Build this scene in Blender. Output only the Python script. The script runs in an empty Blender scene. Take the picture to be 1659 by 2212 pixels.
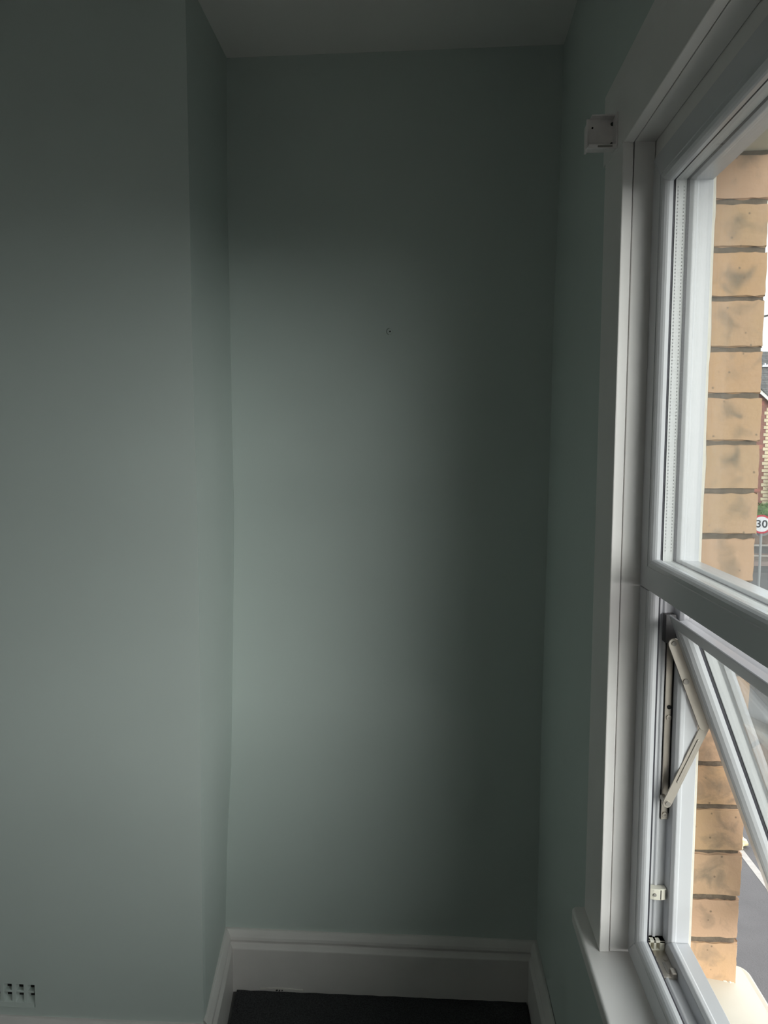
import bpy, bmesh, math, random
from mathutils import Vector, Matrix
random.seed(7)
R = math.radians
scene = bpy.context.scene
COL = scene.collection

# ------------------------------------------------------------------ camera
EYE = 1.52
YAW, PITCH, ROLL, FPX = 0.0582280, 0.0863196, 0.0038501, 1645.0
cy_, sy_, cp_, sp_ = math.cos(YAW), math.sin(YAW), math.cos(PITCH), math.sin(PITCH)
fw = Vector((-sy_ * cp_, cy_ * cp_, -sp_))
rt = Vector((cy_, sy_, 0))
up = rt.cross(fw)
c_, s_ = math.cos(ROLL), math.sin(ROLL)
r2 = c_ * rt + s_ * up
u2 = -s_ * rt + c_ * up
cam_d = bpy.data.cameras.new('camera')
cam_d.sensor_fit = 'VERTICAL'
cam_d.sensor_height = 24.0
cam_d.lens = FPX / 2212.0 * 24.0
cam_d.clip_start = 0.02
cam_d.clip_end = 600
cam = bpy.data.objects.new('camera', cam_d)
COL.objects.link(cam)
cam.matrix_world = Matrix(((r2.x, u2.x, -fw.x, 0), (r2.y, u2.y, -fw.y, 0),
                           (r2.z, u2.z, -fw.z, EYE), (0, 0, 0, 1)))
scene.camera = cam

# ------------------------------------------------------------------ sky, sun, exposure
world = bpy.data.worlds.new('overcast_sky')
scene.world = world
world.use_nodes = True
bg = world.node_tree.nodes['Background']
bg.inputs['Color'].default_value = (0.93, 0.97, 1.0, 1)
bg.inputs['Strength'].default_value = 1.0
sun_d = bpy.data.lights.new('hazy_sun', 'SUN')
sun_d.energy = 1.5
sun_d.angle = R(48.0)       # sun veiled by thin cloud
sun_d.color = (1.0, 0.97, 0.93)
sun = bpy.data.objects.new('hazy_sun', sun_d)
COL.objects.link(sun)
# veiled sun low over the street behind the camera, slanting along the house front
SAZ, SEL = R(33), R(14)
sun.rotation_euler = Vector((-math.sin(SAZ) * math.cos(SEL), math.cos(SAZ) * math.cos(SEL), -math.sin(SEL))).to_track_quat('-Z', 'Y').to_euler()
vs = scene.view_settings
vs.view_transform = 'Standard'
vs.look = 'None'
vs.gamma = 1.0
vs.use_curve_mapping = False
vs.exposure = 1.36

# ------------------------------------------------------------------ materials
def mat(name, col, rough=0.6, metal=0.0, spec=0.5, noise=None, bump=None, extra=None):
    """noise=(scale, amount, detail); bump=(scale, strength, distance)"""
    m = bpy.data.materials.new(name)
    m.use_nodes = True
    nt = m.node_tree
    b = nt.nodes['Principled BSDF']
    b.inputs['Base Color'].default_value = (*col, 1)
    b.inputs['Roughness'].default_value = rough
    b.inputs['Metallic'].default_value = metal
    b.inputs['Specular IOR Level'].default_value = spec
    tc = nt.nodes.new('ShaderNodeTexCoord')
    if noise:
        n = nt.nodes.new('ShaderNodeTexNoise')
        n.inputs['Scale'].default_value = noise[0]
        n.inputs['Detail'].default_value = noise[2]
        nt.links.new(tc.outputs['Object'], n.inputs['Vector'])
        cr = nt.nodes.new('ShaderNodeMapRange')
        cr.inputs[1].default_value = 0.3
        cr.inputs[2].default_value = 0.7
        cr.inputs[3].default_value = 1 - noise[1]
        cr.inputs[4].default_value = 1 + noise[1]
        nt.links.new(n.outputs['Fac'], cr.inputs[0])
        mx = nt.nodes.new('ShaderNodeVectorMath')
        mx.operation = 'SCALE'
        mx.inputs[0].default_value = col
        nt.links.new(cr.outputs[0], mx.inputs['Scale'])
        nt.links.new(mx.outputs[0], b.inputs['Base Color'])
    if bump:
        n = nt.nodes.new('ShaderNodeTexNoise')
        n.inputs['Scale'].default_value = bump[0]
        n.inputs['Detail'].default_value = 3
        nt.links.new(tc.outputs['Object'], n.inputs['Vector'])
        bp = nt.nodes.new('ShaderNodeBump')
        bp.inputs['Strength'].default_value = bump[1]
        bp.inputs['Distance'].default_value = bump[2]
        nt.links.new(n.outputs['Fac'], bp.inputs['Height'])
        nt.links.new(bp.outputs[0], b.inputs['Normal'])
    return m

M = {}
M['green'] = mat('sage_green_emulsion', (0.548, 0.620, 0.590), 0.62, noise=(2.5, 0.025, 2), bump=(420, 0.10, 0.0008))
M['ceil'] = mat('white_ceiling_emulsion', (0.90, 0.88, 0.85), 0.8, bump=(300, 0.08, 0.0008))
M['gloss'] = mat('white_gloss_paint', (0.86, 0.84, 0.82), 0.32, noise=(9, 0.02, 2), bump=(55, 0.12, 0.001))
M['skirt'] = mat('white_satin_skirting_paint', (0.70, 0.68, 0.66), 0.4, noise=(12, 0.03, 3), bump=(60, 0.15, 0.001))
M['upvc'] = mat('white_upvc', (0.66, 0.67, 0.69), 0.28)
M['upvc_dirty'] = mat('white_upvc_rebate', (0.74, 0.74, 0.72), 0.4, noise=(40, 0.05, 3))
M['gasket'] = mat('dark_rubber_gasket', (0.022, 0.021, 0.03), 0.6)
M['spacer'] = mat('grey_spacer_bar', (0.62, 0.63, 0.62), 0.45)
M['dot'] = mat('spacer_perforation', (0.22, 0.22, 0.22), 0.7)
M['sealant'] = mat('cream_sealant', (0.72, 0.68, 0.58), 0.55, noise=(60, 0.06, 3), bump=(90, 0.3, 0.002))
M['steel'] = mat('brushed_steel', (0.56, 0.52, 0.46), 0.34, metal=0.85, noise=(30, 0.05, 2))
M['steel_dark'] = mat('shadowed_pivot_steel', (0.35, 0.33, 0.30), 0.45, metal=0.7)
M['darkblock'] = mat('dark_grey_packer', (0.10, 0.10, 0.10), 0.6)
M['cream_plastic'] = mat('cream_plastic', (0.78, 0.75, 0.64), 0.4)
M['bracket'] = mat('off_white_bracket_plastic', (0.86, 0.82, 0.81), 0.45, noise=(60, 0.06, 2))
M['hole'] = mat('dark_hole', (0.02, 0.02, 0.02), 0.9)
M['carpet'] = mat('charcoal_carpet', (0.058, 0.060, 0.063), 0.95, spec=0.1, noise=(260, 0.45, 4), bump=(420, 0.9, 0.004))
M['underlay'] = mat('grey_floor_edge', (0.12, 0.12, 0.12), 0.9)
M['mortar'] = mat('grey_brown_mortar', (0.165, 0.132, 0.098), 0.95, noise=(80, 0.25, 4), bump=(180, 0.5, 0.002))
M['stone'] = mat('cream_painted_stone', (0.62, 0.585, 0.49), 0.6, noise=(7, 0.05, 4), bump=(25, 0.25, 0.004))
M['lintel'] = mat('grey_cream_stone', (0.62, 0.60, 0.49), 0.75, noise=(10, 0.14, 5), bump=(60, 0.25, 0.003))
M['tarmac'] = mat('grey_tarmac', (0.10, 0.096, 0.097), 0.8, noise=(2.2, 0.10, 6), bump=(60, 0.8, 0.01))
M['tarmac_dark'] = mat('dark_tarmac', (0.075, 0.073, 0.075), 0.8, noise=(2.2, 0.10, 6))
M['paving'] = mat('pinkish_paving', (0.21, 0.165, 0.15), 0.85, noise=(2, 0.12, 4))
M['brownband'] = mat('brown_block_paving', (0.14, 0.115, 0.10), 0.85, noise=(3, 0.12, 4))
M['concrete'] = mat('pale_concrete_bounce_paving', (0.60, 0.58, 0.54), 0.85, noise=(3, 0.08, 4))
M['cream'] = mat('off_white_bounce_walls', (0.90, 0.88, 0.83), 0.7)  # unseen walls only; kept pale to bounce more light into the room
M['kerb'] = mat('pale_kerb_stone', (0.36, 0.34, 0.31), 0.85, noise=(3, 0.08, 4))
M['roadpaint'] = mat('worn_white_road_paint', (0.36, 0.34, 0.315), 0.7, noise=(14, 0.10, 5))
M['gardenwall'] = mat('brown_garden_wall', (0.17, 0.13, 0.11), 0.9, noise=(3, 0.25, 4))
M['leaf'] = mat('hedge_leaf', (0.095, 0.17, 0.055), 0.55, noise=(3, 0.45, 4))
M['twig'] = mat('bare_twig', (0.17, 0.14, 0.12), 0.9)
M['yellow'] = mat('yellow_petal', (0.75, 0.55, 0.06), 0.6)
M['sign_red'] = mat('sign_red', (0.52, 0.045, 0.075), 0.4)
M['sign_white'] = mat('sign_white', (0.72, 0.73, 0.75), 0.4)
M['sign_black'] = mat('sign_black', (0.03, 0.033, 0.045), 0.4)
M['galv'] = mat('galvanised_grey', (0.33, 0.34, 0.34), 0.5, metal=0.2)
M['cream_brick'] = mat('cream_quoin_brick', (0.66, 0.57, 0.40), 0.8, noise=(4, 0.10, 3))
M['redband'] = mat('smooth_red_terracotta', (0.38, 0.145, 0.115), 0.75, noise=(5, 0.08, 3))
M['white_wood'] = mat('white_painted_timber', (0.80, 0.79, 0.74), 0.5)
M['pane'] = mat('dark_window_pane', (0.05, 0.06, 0.07), 0.08)
M['door'] = mat('dark_blue_door_paint', (0.03, 0.05, 0.09), 0.4)
M['lead'] = mat('silver_lead_flashing', (0.55, 0.57, 0.62), 0.45, metal=0.3)
M['wirem'] = mat('black_cable', (0.05, 0.05, 0.055), 0.6)
M['wood'] = mat('weathered_pole_timber', (0.16, 0.12, 0.09), 0.9, noise=(6, 0.2, 4))
M['wrapper'] = mat('pale_yellow_wrapper', (0.78, 0.70, 0.42), 0.5, noise=(14, 0.15, 3))
M['chip'] = mat('chipped_paint_gap', (0.03, 0.028, 0.026), 0.9)
M['flake'] = mat('raised_flaking_paint', (0.74, 0.72, 0.68), 0.5, bump=(150, 0.4, 0.001))

def brick_mat():
    m = bpy.data.materials.new('buff_brick')
    m.use_nodes = True
    nt = m.node_tree
    L = nt.links.new
    N = nt.nodes.new
    b = nt.nodes['Principled BSDF']
    b.inputs['Roughness'].default_value = 0.85
    tc = N('ShaderNodeTexCoord')
    oi = N('ShaderNodeObjectInfo')
    ad = N('ShaderNodeVectorMath'); ad.operation = 'ADD'
    sc = N('ShaderNodeVectorMath'); sc.operation = 'SCALE'
    cb = N('ShaderNodeCombineXYZ')
    for i in range(3):
        L(oi.outputs['Random'], cb.inputs[i])
    L(cb.outputs[0], sc.inputs[0]); sc.inputs['Scale'].default_value = 37.0
    L(tc.outputs['Object'], ad.inputs[0]); L(sc.outputs[0], ad.inputs[1])
    # base tone per brick
    ramp = N('ShaderNodeValToRGB')
    ramp.color_ramp.elements[0].color = (0.56, 0.345, 0.16, 1)
    ramp.color_ramp.elements[1].color = (0.52, 0.335, 0.22, 1)
    e = ramp.color_ramp.elements.new(0.5); e.color = (0.47, 0.335, 0.185, 1)
    L(oi.outputs['Random'], ramp.inputs[0])
    n1 = N('ShaderNodeTexNoise'); n1.inputs['Scale'].default_value = 16; n1.inputs['Detail'].default_value = 4
    L(ad.outputs[0], n1.inputs['Vector'])
    pink = N('ShaderNodeMix'); pink.data_type = 'RGBA'
    L(n1.outputs['Fac'], pink.inputs['Factor'])
    L(ramp.outputs[0], pink.inputs['A'])
    pink.inputs['B'].default_value = (0.52, 0.345, 0.235, 1)
    # soot smudge towards the middle of each brick end, broken up by noise
    n2 = N('ShaderNodeTexNoise'); n2.inputs['Scale'].default_value = 30; n2.inputs['Detail'].default_value = 6
    n2.inputs['Distortion'].default_value = 0.6
    L(ad.outputs[0], n2.inputs['Vector'])
    ln = N('ShaderNodeVectorMath'); ln.operation = 'LENGTH'
    L(tc.outputs['Object'], ln.inputs[0])
    fall = N('ShaderNodeMapRange'); fall.inputs[1].default_value = 0.006; fall.inputs[2].default_value = 0.040
    fall.inputs[3].default_value = 0.17; fall.inputs[4].default_value = 0.0
    L(ln.outputs['Value'], fall.inputs[0])
    sm = N('ShaderNodeMath'); sm.operation = 'ADD'
    L(n2.outputs['Fac'], sm.inputs[0]); L(fall.outputs[0], sm.inputs[1])
    mr = N('ShaderNodeMapRange'); mr.inputs[1].default_value = 0.57; mr.inputs[2].default_value = 0.86
    mr.inputs[3].default_value = 0; mr.inputs[4].default_value = 0.85
    L(sm.outputs[0], mr.inputs[0])
    soot = N('ShaderNodeMix'); soot.data_type = 'RGBA'
    L(mr.outputs[0], soot.inputs['Factor']); L(pink.outputs['Result'], soot.inputs['A'])
    soot.inputs['B'].default_value = (0.20, 0.165, 0.12, 1)
    # small pits
    vo = N('ShaderNodeTexVoronoi'); vo.inputs['Scale'].default_value = 55
    vo.inputs['Randomness'].default_value = 1
    L(ad.outputs[0], vo.inputs['Vector'])
    m2 = N('ShaderNodeMapRange'); m2.inputs[1].default_value = 0.07; m2.inputs[2].default_value = 0.13
    m2.inputs[3].default_value = 0.7; m2.inputs[4].default_value = 0
    L(vo.outputs['Distance'], m2.inputs[0])
    pit = N('ShaderNodeMix'); pit.data_type = 'RGBA'
    L(m2.outputs[0], pit.inputs['Factor']); L(soot.outputs['Result'], pit.inputs['A'])
    pit.inputs['B'].default_value = (0.13, 0.10, 0.07, 1)
    L(pit.outputs['Result'], b.inputs['Base Color'])
    n3 = N('ShaderNodeTexNoise'); n3.inputs['Scale'].default_value = 130; n3.inputs['Detail'].default_value = 4
    L(ad.outputs[0], n3.inputs['Vector'])
    bp = N('ShaderNodeBump'); bp.inputs['Strength'].default_value = 0.35; bp.inputs['Distance'].default_value = 0.002
    L(n3.outputs['Fac'], bp.inputs['Height']); L(bp.outputs[0], b.inputs['Normal'])
    return m
M['brick'] = brick_mat()

def course_mat(name, c1, c2, mortar, bw, bh, axis):
    """small coursed masonry for surfaces too far away to tell pieces apart"""
    m = bpy.data.materials.new(name)
    m.use_nodes = True
    nt = m.node_tree
    b = nt.nodes['Principled BSDF']; b.inputs['Roughness'].default_value = 0.9
    tc = nt.nodes.new('ShaderNodeTexCoord')
    sp = nt.nodes.new('ShaderNodeSeparateXYZ')
    cb = nt.nodes.new('ShaderNodeCombineXYZ')
    nt.links.new(tc.outputs['Object'], sp.inputs[0])
    nt.links.new(sp.outputs[axis], cb.inputs[0])
    nt.links.new(sp.outputs['Z'], cb.inputs[1])
    br = nt.nodes.new('ShaderNodeTexBrick')
    br.inputs['Scale'].default_value = 1
    br.inputs['Color1'].default_value = (*c1, 1)
    br.inputs['Color2'].default_value = (*c2, 1)
    br.inputs['Mortar'].default_value = (*mortar, 1)
    br.inputs['Brick Width'].default_value = bw
    br.inputs['Row Height'].default_value = bh
    br.inputs['Mortar Size'].default_value = min(bw, bh) * 0.08
    nt.links.new(cb.outputs[0], br.inputs['Vector'])
    nt.links.new(br.outputs['Color'], b.inputs['Base Color'])
    return m
M['redbrick_y'] = course_mat('red_brick_front', (0.33, 0.15, 0.115), (0.25, 0.105, 0.085), (0.20, 0.14, 0.12), 0.225, 0.075, 'X')
M['redbrick_x'] = course_mat('red_brick_side', (0.33, 0.15, 0.115), (0.25, 0.105, 0.085), (0.20, 0.14, 0.12), 0.225, 0.075, 'Y')
M['facade'] = course_mat('facade_brick', (0.47, 0.31, 0.17), (0.40, 0.26, 0.15), (0.20, 0.175, 0.145), 0.225, 0.075, 'Y')
M['roof'] = course_mat('grey_roof_tile', (0.20, 0.20, 0.20), (0.155, 0.155, 0.16), (0.10, 0.10, 0.10), 0.26, 0.4, 'X')

def glass_mat():
    m = bpy.data.materials.new('window_glass')
    m.use_nodes = True
    nt = m.node_tree
    nt.nodes.remove(nt.nodes['Principled BSDF'])
    out = nt.nodes['Material Output']
    tr = nt.nodes.new('ShaderNodeBsdfTransparent'); tr.inputs[0].default_value = (0.965, 0.975, 0.97, 1)
    gl = nt.nodes.new('ShaderNodeBsdfGlossy'); gl.inputs['Roughness'].default_value = 0.02
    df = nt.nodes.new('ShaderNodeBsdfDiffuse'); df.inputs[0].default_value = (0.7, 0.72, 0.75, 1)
    lw = nt.nodes.new('ShaderNodeLayerWeight')                 # Schlick reflectance, same from both sides of the pane
    pw = nt.nodes.new('ShaderNodeMath'); pw.operation = 'POWER'; pw.inputs[1].default_value = 5.0
    nt.links.new(lw.outputs['Facing'], pw.inputs[0])
    fr = nt.nodes.new('ShaderNodeMath'); fr.operation = 'MULTIPLY_ADD'; fr.inputs[1].default_value = 0.9; fr.inputs[2].default_value = 0.03
    nt.links.new(pw.outputs[0], fr.inputs[0])
    m1 = nt.nodes.new('ShaderNodeMixShader')
    nt.links.new(fr.outputs[0], m1.inputs[0]); nt.links.new(tr.outputs[0], m1.inputs[1]); nt.links.new(gl.outputs[0], m1.inputs[2])
    m2 = nt.nodes.new('ShaderNodeMixShader'); m2.inputs[0].default_value = 0.025   # slight dirt and haze mixed in, greying the view through the panes
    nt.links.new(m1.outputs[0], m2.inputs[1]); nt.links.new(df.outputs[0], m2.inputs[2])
    nt.links.new(m2.outputs[0], out.inputs[0])
    return m
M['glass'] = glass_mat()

# ------------------------------------------------------------------ mesh helpers
class MB:
    def __init__(s):
        s.v, s.f = [], []
    def add(s, vs_, fs):
        k = len(s.v)
        s.v += [tuple(p) for p in vs_]
        s.f += [tuple(i + k for i in f) for f in fs]
        return s
    def box(s, x0, x1, y0, y1, z0, z1):
        vs_ = [(x, y, z) for x in (x0, x1) for y in (y0, y1) for z in (z0, z1)]
        return s.add(vs_, [(0, 1, 3, 2), (4, 6, 7, 5), (0, 4, 5, 1), (2, 3, 7, 6), (0, 2, 6, 4), (1, 5, 7, 3)])
    def obox(s, c, ax, ay, az, hx, hy, hz):
        vs_ = [c + ax * (hx * a) + ay * (hy * b) + az * (hz * d) for a in (-1, 1) for b in (-1, 1) for d in (-1, 1)]
        return s.add(vs_, [(0, 1, 3, 2), (4, 6, 7, 5), (0, 4, 5, 1), (2, 3, 7, 6), (0, 2, 6, 4), (1, 5, 7, 3)])
    def prism(s, poly, fn, a, b):
        """extrude closed 2-D poly between parameters a and b; fn(p, t) -> point"""
        n = len(poly)
        vs_ = [fn(p, a) for p in poly] + [fn(p, b) for p in poly]
        fs = [(i, (i + 1) % n, n + (i + 1) % n, n + i) for i in range(n)]
        fs += [tuple(range(n))[::-1], tuple(range(n, 2 * n))]
        return s.add(vs_, fs)
    def tube(s, pts, r, n=8):
        rings = []
        pts = [Vector(p) for p in pts]
        for i, p in enumerate(pts):
            t = (pts[min(i + 1, len(pts) - 1)] - pts[max(i - 1, 0)]).normalized()
            a = t.cross(Vector((0, 0, 1)))
            if a.length < 1e-3:
                a = t.cross(Vector((1, 0, 0)))
            a.normalize(); b = t.cross(a)
            rr = r[i] if isinstance(r, (list, tuple)) else r
            rings.append([p + (a * math.cos(k * 2 * math.pi / n) + b * math.sin(k * 2 * math.pi / n)) * rr for k in range(n)])
        vs_ = [q for rg in rings for q in rg]
        fs = [(i * n + k, i * n + (k + 1) % n, (i + 1) * n + (k + 1) % n, (i + 1) * n + k) for i in range(len(pts) - 1) for k in range(n)]
        fs += [tuple(range(n))[::-1], tuple((len(pts) - 1) * n + k for k in range(n))]
        return s.add(vs_, fs)
    def disc(s, c, ax, ay, az, r, h, n=24):
        """cylinder centred at c, axis az, half height h"""
        vs_ = [c + (ax * math.cos(k * 2 * math.pi / n) + ay * math.sin(k * 2 * math.pi / n)) * r + az * d for d in (-h, h) for k in range(n)]
        fs = [(k, (k + 1) % n, n + (k + 1) % n, n + k) for k in range(n)]
        fs += [tuple(range(n))[::-1], tuple(range(n, 2 * n))]
        return s.add(vs_, fs)
    def build(s, name, m, parent=None, smooth=False, bevel=0, seg=2):
        me = bpy.data.meshes.new(name)
        me.from_pydata(s.v, [], s.f)
        bm = bmesh.new(); bm.from_mesh(me)
        bmesh.ops.recalc_face_normals(bm, faces=bm.faces)
        bm.to_mesh(me); bm.free()
        me.materials.append(M[m] if isinstance(m, str) else m)
        o = bpy.data.objects.new(name, me)
        COL.objects.link(o)
        if parent:
            o.parent = parent
        if smooth:
            for p in me.polygons:
                p.use_smooth = True
        if bevel:
            b = o.modifiers.new('bevel', 'BEVEL')
            b.width = bevel; b.segments = seg; b.limit_method = 'ANGLE'; b.angle_limit = R(35)
            b.harden_normals = False
        return o

def struct(o):
    o['kind'] = 'structure'
    return o
def tag(o, label, cat, group=None):
    o['label'] = label; o['category'] = cat
    if group:
        o['group'] = group
    return o
def empty(name, loc=(0, 0, 0)):
    o = bpy.data.objects.new(name, None)
    COL.objects.link(o)
    o.location = loc
    o.empty_display_size = 0.05
    return o
def lerp_tab(tab, z):
    tab = sorted(tab)
    if z <= tab[0][0]:
        return tab[0][1]
    for (a, u), (b, w) in zip(tab, tab[1:]):
        if z <= b:
            t = (z - a) / (b - a); t = t * t * (3 - 2 * t) if False else t
            return u + (w - u) * t
    return tab[-1][1]
VX, VY, VZ = Vector((1, 0, 0)), Vector((0, 1, 0)), Vector((0, 0, 1))

# ------------------------------------------------------------------ room shell
XW = 0.313            # window wall plane
YB = 2.0              # alcove back wall
YC = 1.655            # chimney breast front
XL, YF = -2.45, -1.9   # left and rear walls of the room
ZC = 2.508
LEFT = [(0, -.560), (.163, -.558), (.24, -.5557), (.444, -.5482), (.643, -.5349), (.971, -.5261), (1.2, -.5205), (1.351, -.5177),
        (1.578, -.5200), (1.925, -.5222), (2.136, -.5245), (2.6, -.521)]
RIGHT = [(0, .307), (.82, .3075), (1.2, .311), (1.54, .3135), (1.76, .3140), (1.99, .3175), (2.25, .3235), (2.6, .327)]
CHIM = [(0, -.518), (.4, -.5163), (.63, -.5150), (.96, -.5118), (1.17, -.5108), (1.38, -.5108), (1.58, -.5140), (1.78, -.5160), (2.17, -.5168), (2.6, -.518)]
ZS = [0, .08, .163, .24, .34, .444, .54, .643, .75, .86, .971, 1.08, 1.2, 1.351, 1.46, 1.578, 1.69, 1.80, 1.925, 2.04, 2.136, 2.25, 2.36, 2.45, 2.54]

def grid(mb, fn, ts, zs):
    n = len(ts)
    mb.add([fn(t, z) for z in zs for t in ts],
           [(j * n + i, j * n + i + 1, (j + 1) * n + i + 1, (j + 1) * n + i) for j in range(len(zs) - 1) for i in range(n - 1)])

struct(MB().box(XL - .1, .60, YF - .1, YB + .2, -.12, 0).build('floor', 'underlay'))
mb = MB()
mb.add([(x, y, ZC + .013 * x) for x in (XL - .1, .42) for y in (YF - .1, YB + .1)] + [(x, y, 2.7) for x in (XL - .1, .42) for y in (YF - .1, YB + .1)],
       [(0, 1, 3, 2), (4, 6, 7, 5), (0, 4, 5, 1), (2, 3, 7, 6), (0, 2, 6, 4), (1, 5, 7, 3)])
struct(mb.build('ceiling', 'ceil'))

mb = MB()
TT = [i / 12 for i in range(13)]
grid(mb, lambda t, z: (lerp_tab(LEFT, z) * (1 - t) + lerp_tab(RIGHT, z) * t, YB, z), TT, ZS)
mb.box(-.9, .44, YB + .02, YB + .2, 0, 2.6)
struct(mb.build('wall_back', 'green'))

# chimney breast: front with the air-vent opening, return into the alcove
VX0, VX1, VZ0, VZ1 = -1.140, -.924, .183, .241
mb = MB()
zs = sorted(set(ZS + [VZ0, VZ1]))
xs_l = [-2.0, -1.7, -1.4, VX0, -1.08, -1.0, VX1, -.85, -.75, -.65, -.58, None]
n = len(xs_l)
pts = []
for z in zs:
    for x in xs_l:
        pts.append((lerp_tab(CHIM, z) if x is None else x, YC, z))
fs = []
for j in range(len(zs) - 1):
    for i in range(n - 1):
        xm = xs_l[i]
        if xm >= VX0 - 1e-6 and xs_l[i + 1] is not None and xs_l[i + 1] <= VX1 + 1e-6 and zs[j] >= VZ0 - 1e-6 and zs[j + 1] <= VZ1 + 1e-6:
            continue
        fs.append((j * n + i, j * n + i + 1, (j + 1) * n + i + 1, (j + 1) * n + i))
mb.add(pts, fs)
# reveal of the vent opening
d = .03
for a, b in (((VX0, VZ0), (VX1, VZ0)), ((VX1, VZ0), (VX1, VZ1)), ((VX1, VZ1), (VX0, VZ1)), ((VX0, VZ1), (VX0, VZ0))):
    mb.add([(a[0], YC, a[1]), (b[0], YC, b[1]), (b[0], YC + d, b[1]), (a[0], YC + d, a[1])], [(0, 1, 2, 3)])
mb.add([(VX0, YC + d, VZ0), (VX1, YC + d, VZ0), (VX1, YC + d, VZ1), (VX0, YC + d, VZ1)], [(0, 1, 2, 3)])
# rounded plaster arris and the return face
def ret(t, z):
    xc, xb = lerp_tab(CHIM, z), lerp_tab(LEFT, z)
    if t < .06:
        return (xc, YC + t * (YB - YC), z)
    return (xc + (xb - xc) * (t - .06) / .94, YC + t * (YB - YC), z)
grid(mb, ret, [0, .06, .2, .35, .5, .65, .8, .9, 1.0], zs)
mb.add([(-2.0, YC, 0), (-2.0, YB + .1, 0), (-2.0, YB + .1, 2.54), (-2.0, YC, 2.54)], [(0, 1, 2, 3)])
struct(mb.build('wall_chimney_breast', 'green'))
struct(MB().box(XL, -1.99, YB, YB + .2, 0, 2.6).build('wall_far_alcove', 'green'))
struct(MB().box(XL - .1, XL, YF, YB + .2, 0, 2.6).build('wall_left', 'cream'))
struct(MB().box(XL - .1, .44, YF - .1, YF, 0, 2.6).build('wall_front', 'cream'))

# window wall: inner leaf with opening
OY0, OY1, OZ0, OZ1 = .085, 1.258, .642, 2.02
XO = .430
mb = MB()
def wr(t, z):     # strip from the architrave to the alcove corner, slightly out of true
    y = OY1 + t * (YB - OY1)
    return (XW + (lerp_tab(RIGHT, z) - XW) * max(0, (t - .2) / .8), y, z)
grid(mb, wr, [0, .2, .4, .6, .8, 1.0], ZS)
mb.box(XW + .012, XO, OY1 + .001, YB + .1, 0, 2.6)
mb.add([(XW, OY1, 0), (XW + .012, OY1, 0), (XW + .012, OY1, 2.54), (XW, OY1, 2.54)], [(0, 1, 2, 3)])
W2 = -1.64             # offset of an unseen, identical window added to bring in more light
mb.box(XW, XO, YF - .05, OY0 + W2, 0, 2.6)
mb.box(XW, XO, OY1 + W2, OY0, 0, 2.6)
for dy in (0, W2):
    mb.box(XW, XO, OY0 + dy, OY1 + dy, 0, OZ0)
    mb.box(XW, XO, OY0 + dy, OY1 + dy, OZ1, 2.6)
struct(mb.build('wall_right', 'green'))

# ------------------------------------------------------------------ skirting boards
SK = [(0, 0), (.0, .024), (.125, .024), (.1275, .0235), (.137, .0175), (.140, .0140), (.1435, .0138), (.146, .0178), (.150, .0190),
      (.157, .0175), (.164, .0135), (.169, .0105), (.1720, .0085), (.173, .006), (.173, 0)]
def skirting(name, p0, p1, nrm, m0, m1, parent=None, hs_=1.0):
    """board from p0 to p1 along the wall, nrm = into the room; m0/m1 = mitre sign (+1 lengthen with protrusion)"""
    p0, p1, nrm = Vector(p0), Vector(p1), Vector(nrm)
    t = (p1 - p0).normalized()
    k = max(2, int((p1 - p0).length / .12))
    vs_, fs = [], []
    n = len(SK)
    for i in range(k + 1):
        a = i / k
        wob = .0012 * math.sin(a * 9 + len(name))
        for h, q in SK:
            lo = p0 - t * (m0 * q); hi = p1 + t * (m1 * q)
            p = lo.lerp(hi, a) + nrm * (q + (wob if 0 < i < k and q > 0 else 0))
            vs_.append((p.x, p.y, h * hs_ + (wob if h > .16 else 0)))
    for i in range(k):
        for j in range(n):
            fs.append((i * n + j, i * n + (j + 1) % n, (i + 1) * n + (j + 1) % n, (i + 1) * n + j))
    fs += [tuple(range(n)), tuple(k * n + j for j in range(n))[::-1]]
    return struct(MB().add(vs_, fs).build(name, 'skirt', parent))
xl0 = -.559; xc0 = -.518
bb = skirting('baseboard_back', (xl0, YB, 0), (.307, YB, 0), (0, -1, 0), -1, -1)
skirting('baseboard_return', (xc0, YC, 0), (xl0, YB, 0), (1, .118, 0), 1, -1)
skirting('baseboard_chimney', (-2.0, YC, 0), (xc0, YC, 0), (0, -1, 0), 1, 1, hs_=.945)
skirting('baseboard_right', (.307, YB, 0), (XW, .6, 0), (-1, 0, 0), -1, 0)
skirting('baseboard_window', (XW, .6, 0), (XW, YF, 0), (-1, 0, 0), 0, -1)
# flaking paint with chipped gaps above the carpet edge
mb = MB()
for i in range(14):
    a = -.455 + i * .0085
    hgt = .0035 * math.sin(math.pi * (i + .5) / 14) + .0012
    mb.box(a, a + .0086, YB - .0262, YB - .0235, .0135, .0135 + hgt + random.uniform(0, .0012))
mb.build('paint_flake', 'flake', bb, bevel=.0006)
for (x, w, z, h) in ((-.4115, .006, .0105, .0036), (-.4035, .0045, .0095, .003), (-.3955, .0035, .0105, .0026)):
    MB().prism([(x, z), (x + w * .4, z - h * .3), (x + w, z + h * .2), (x + w * .8, z + h), (x + w * .3, z + h * .9)],
               lambda p, t: (p[0], t, p[1]), YB - .0268, YB - .022).build('paint_chip', 'chip', bb)

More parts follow.
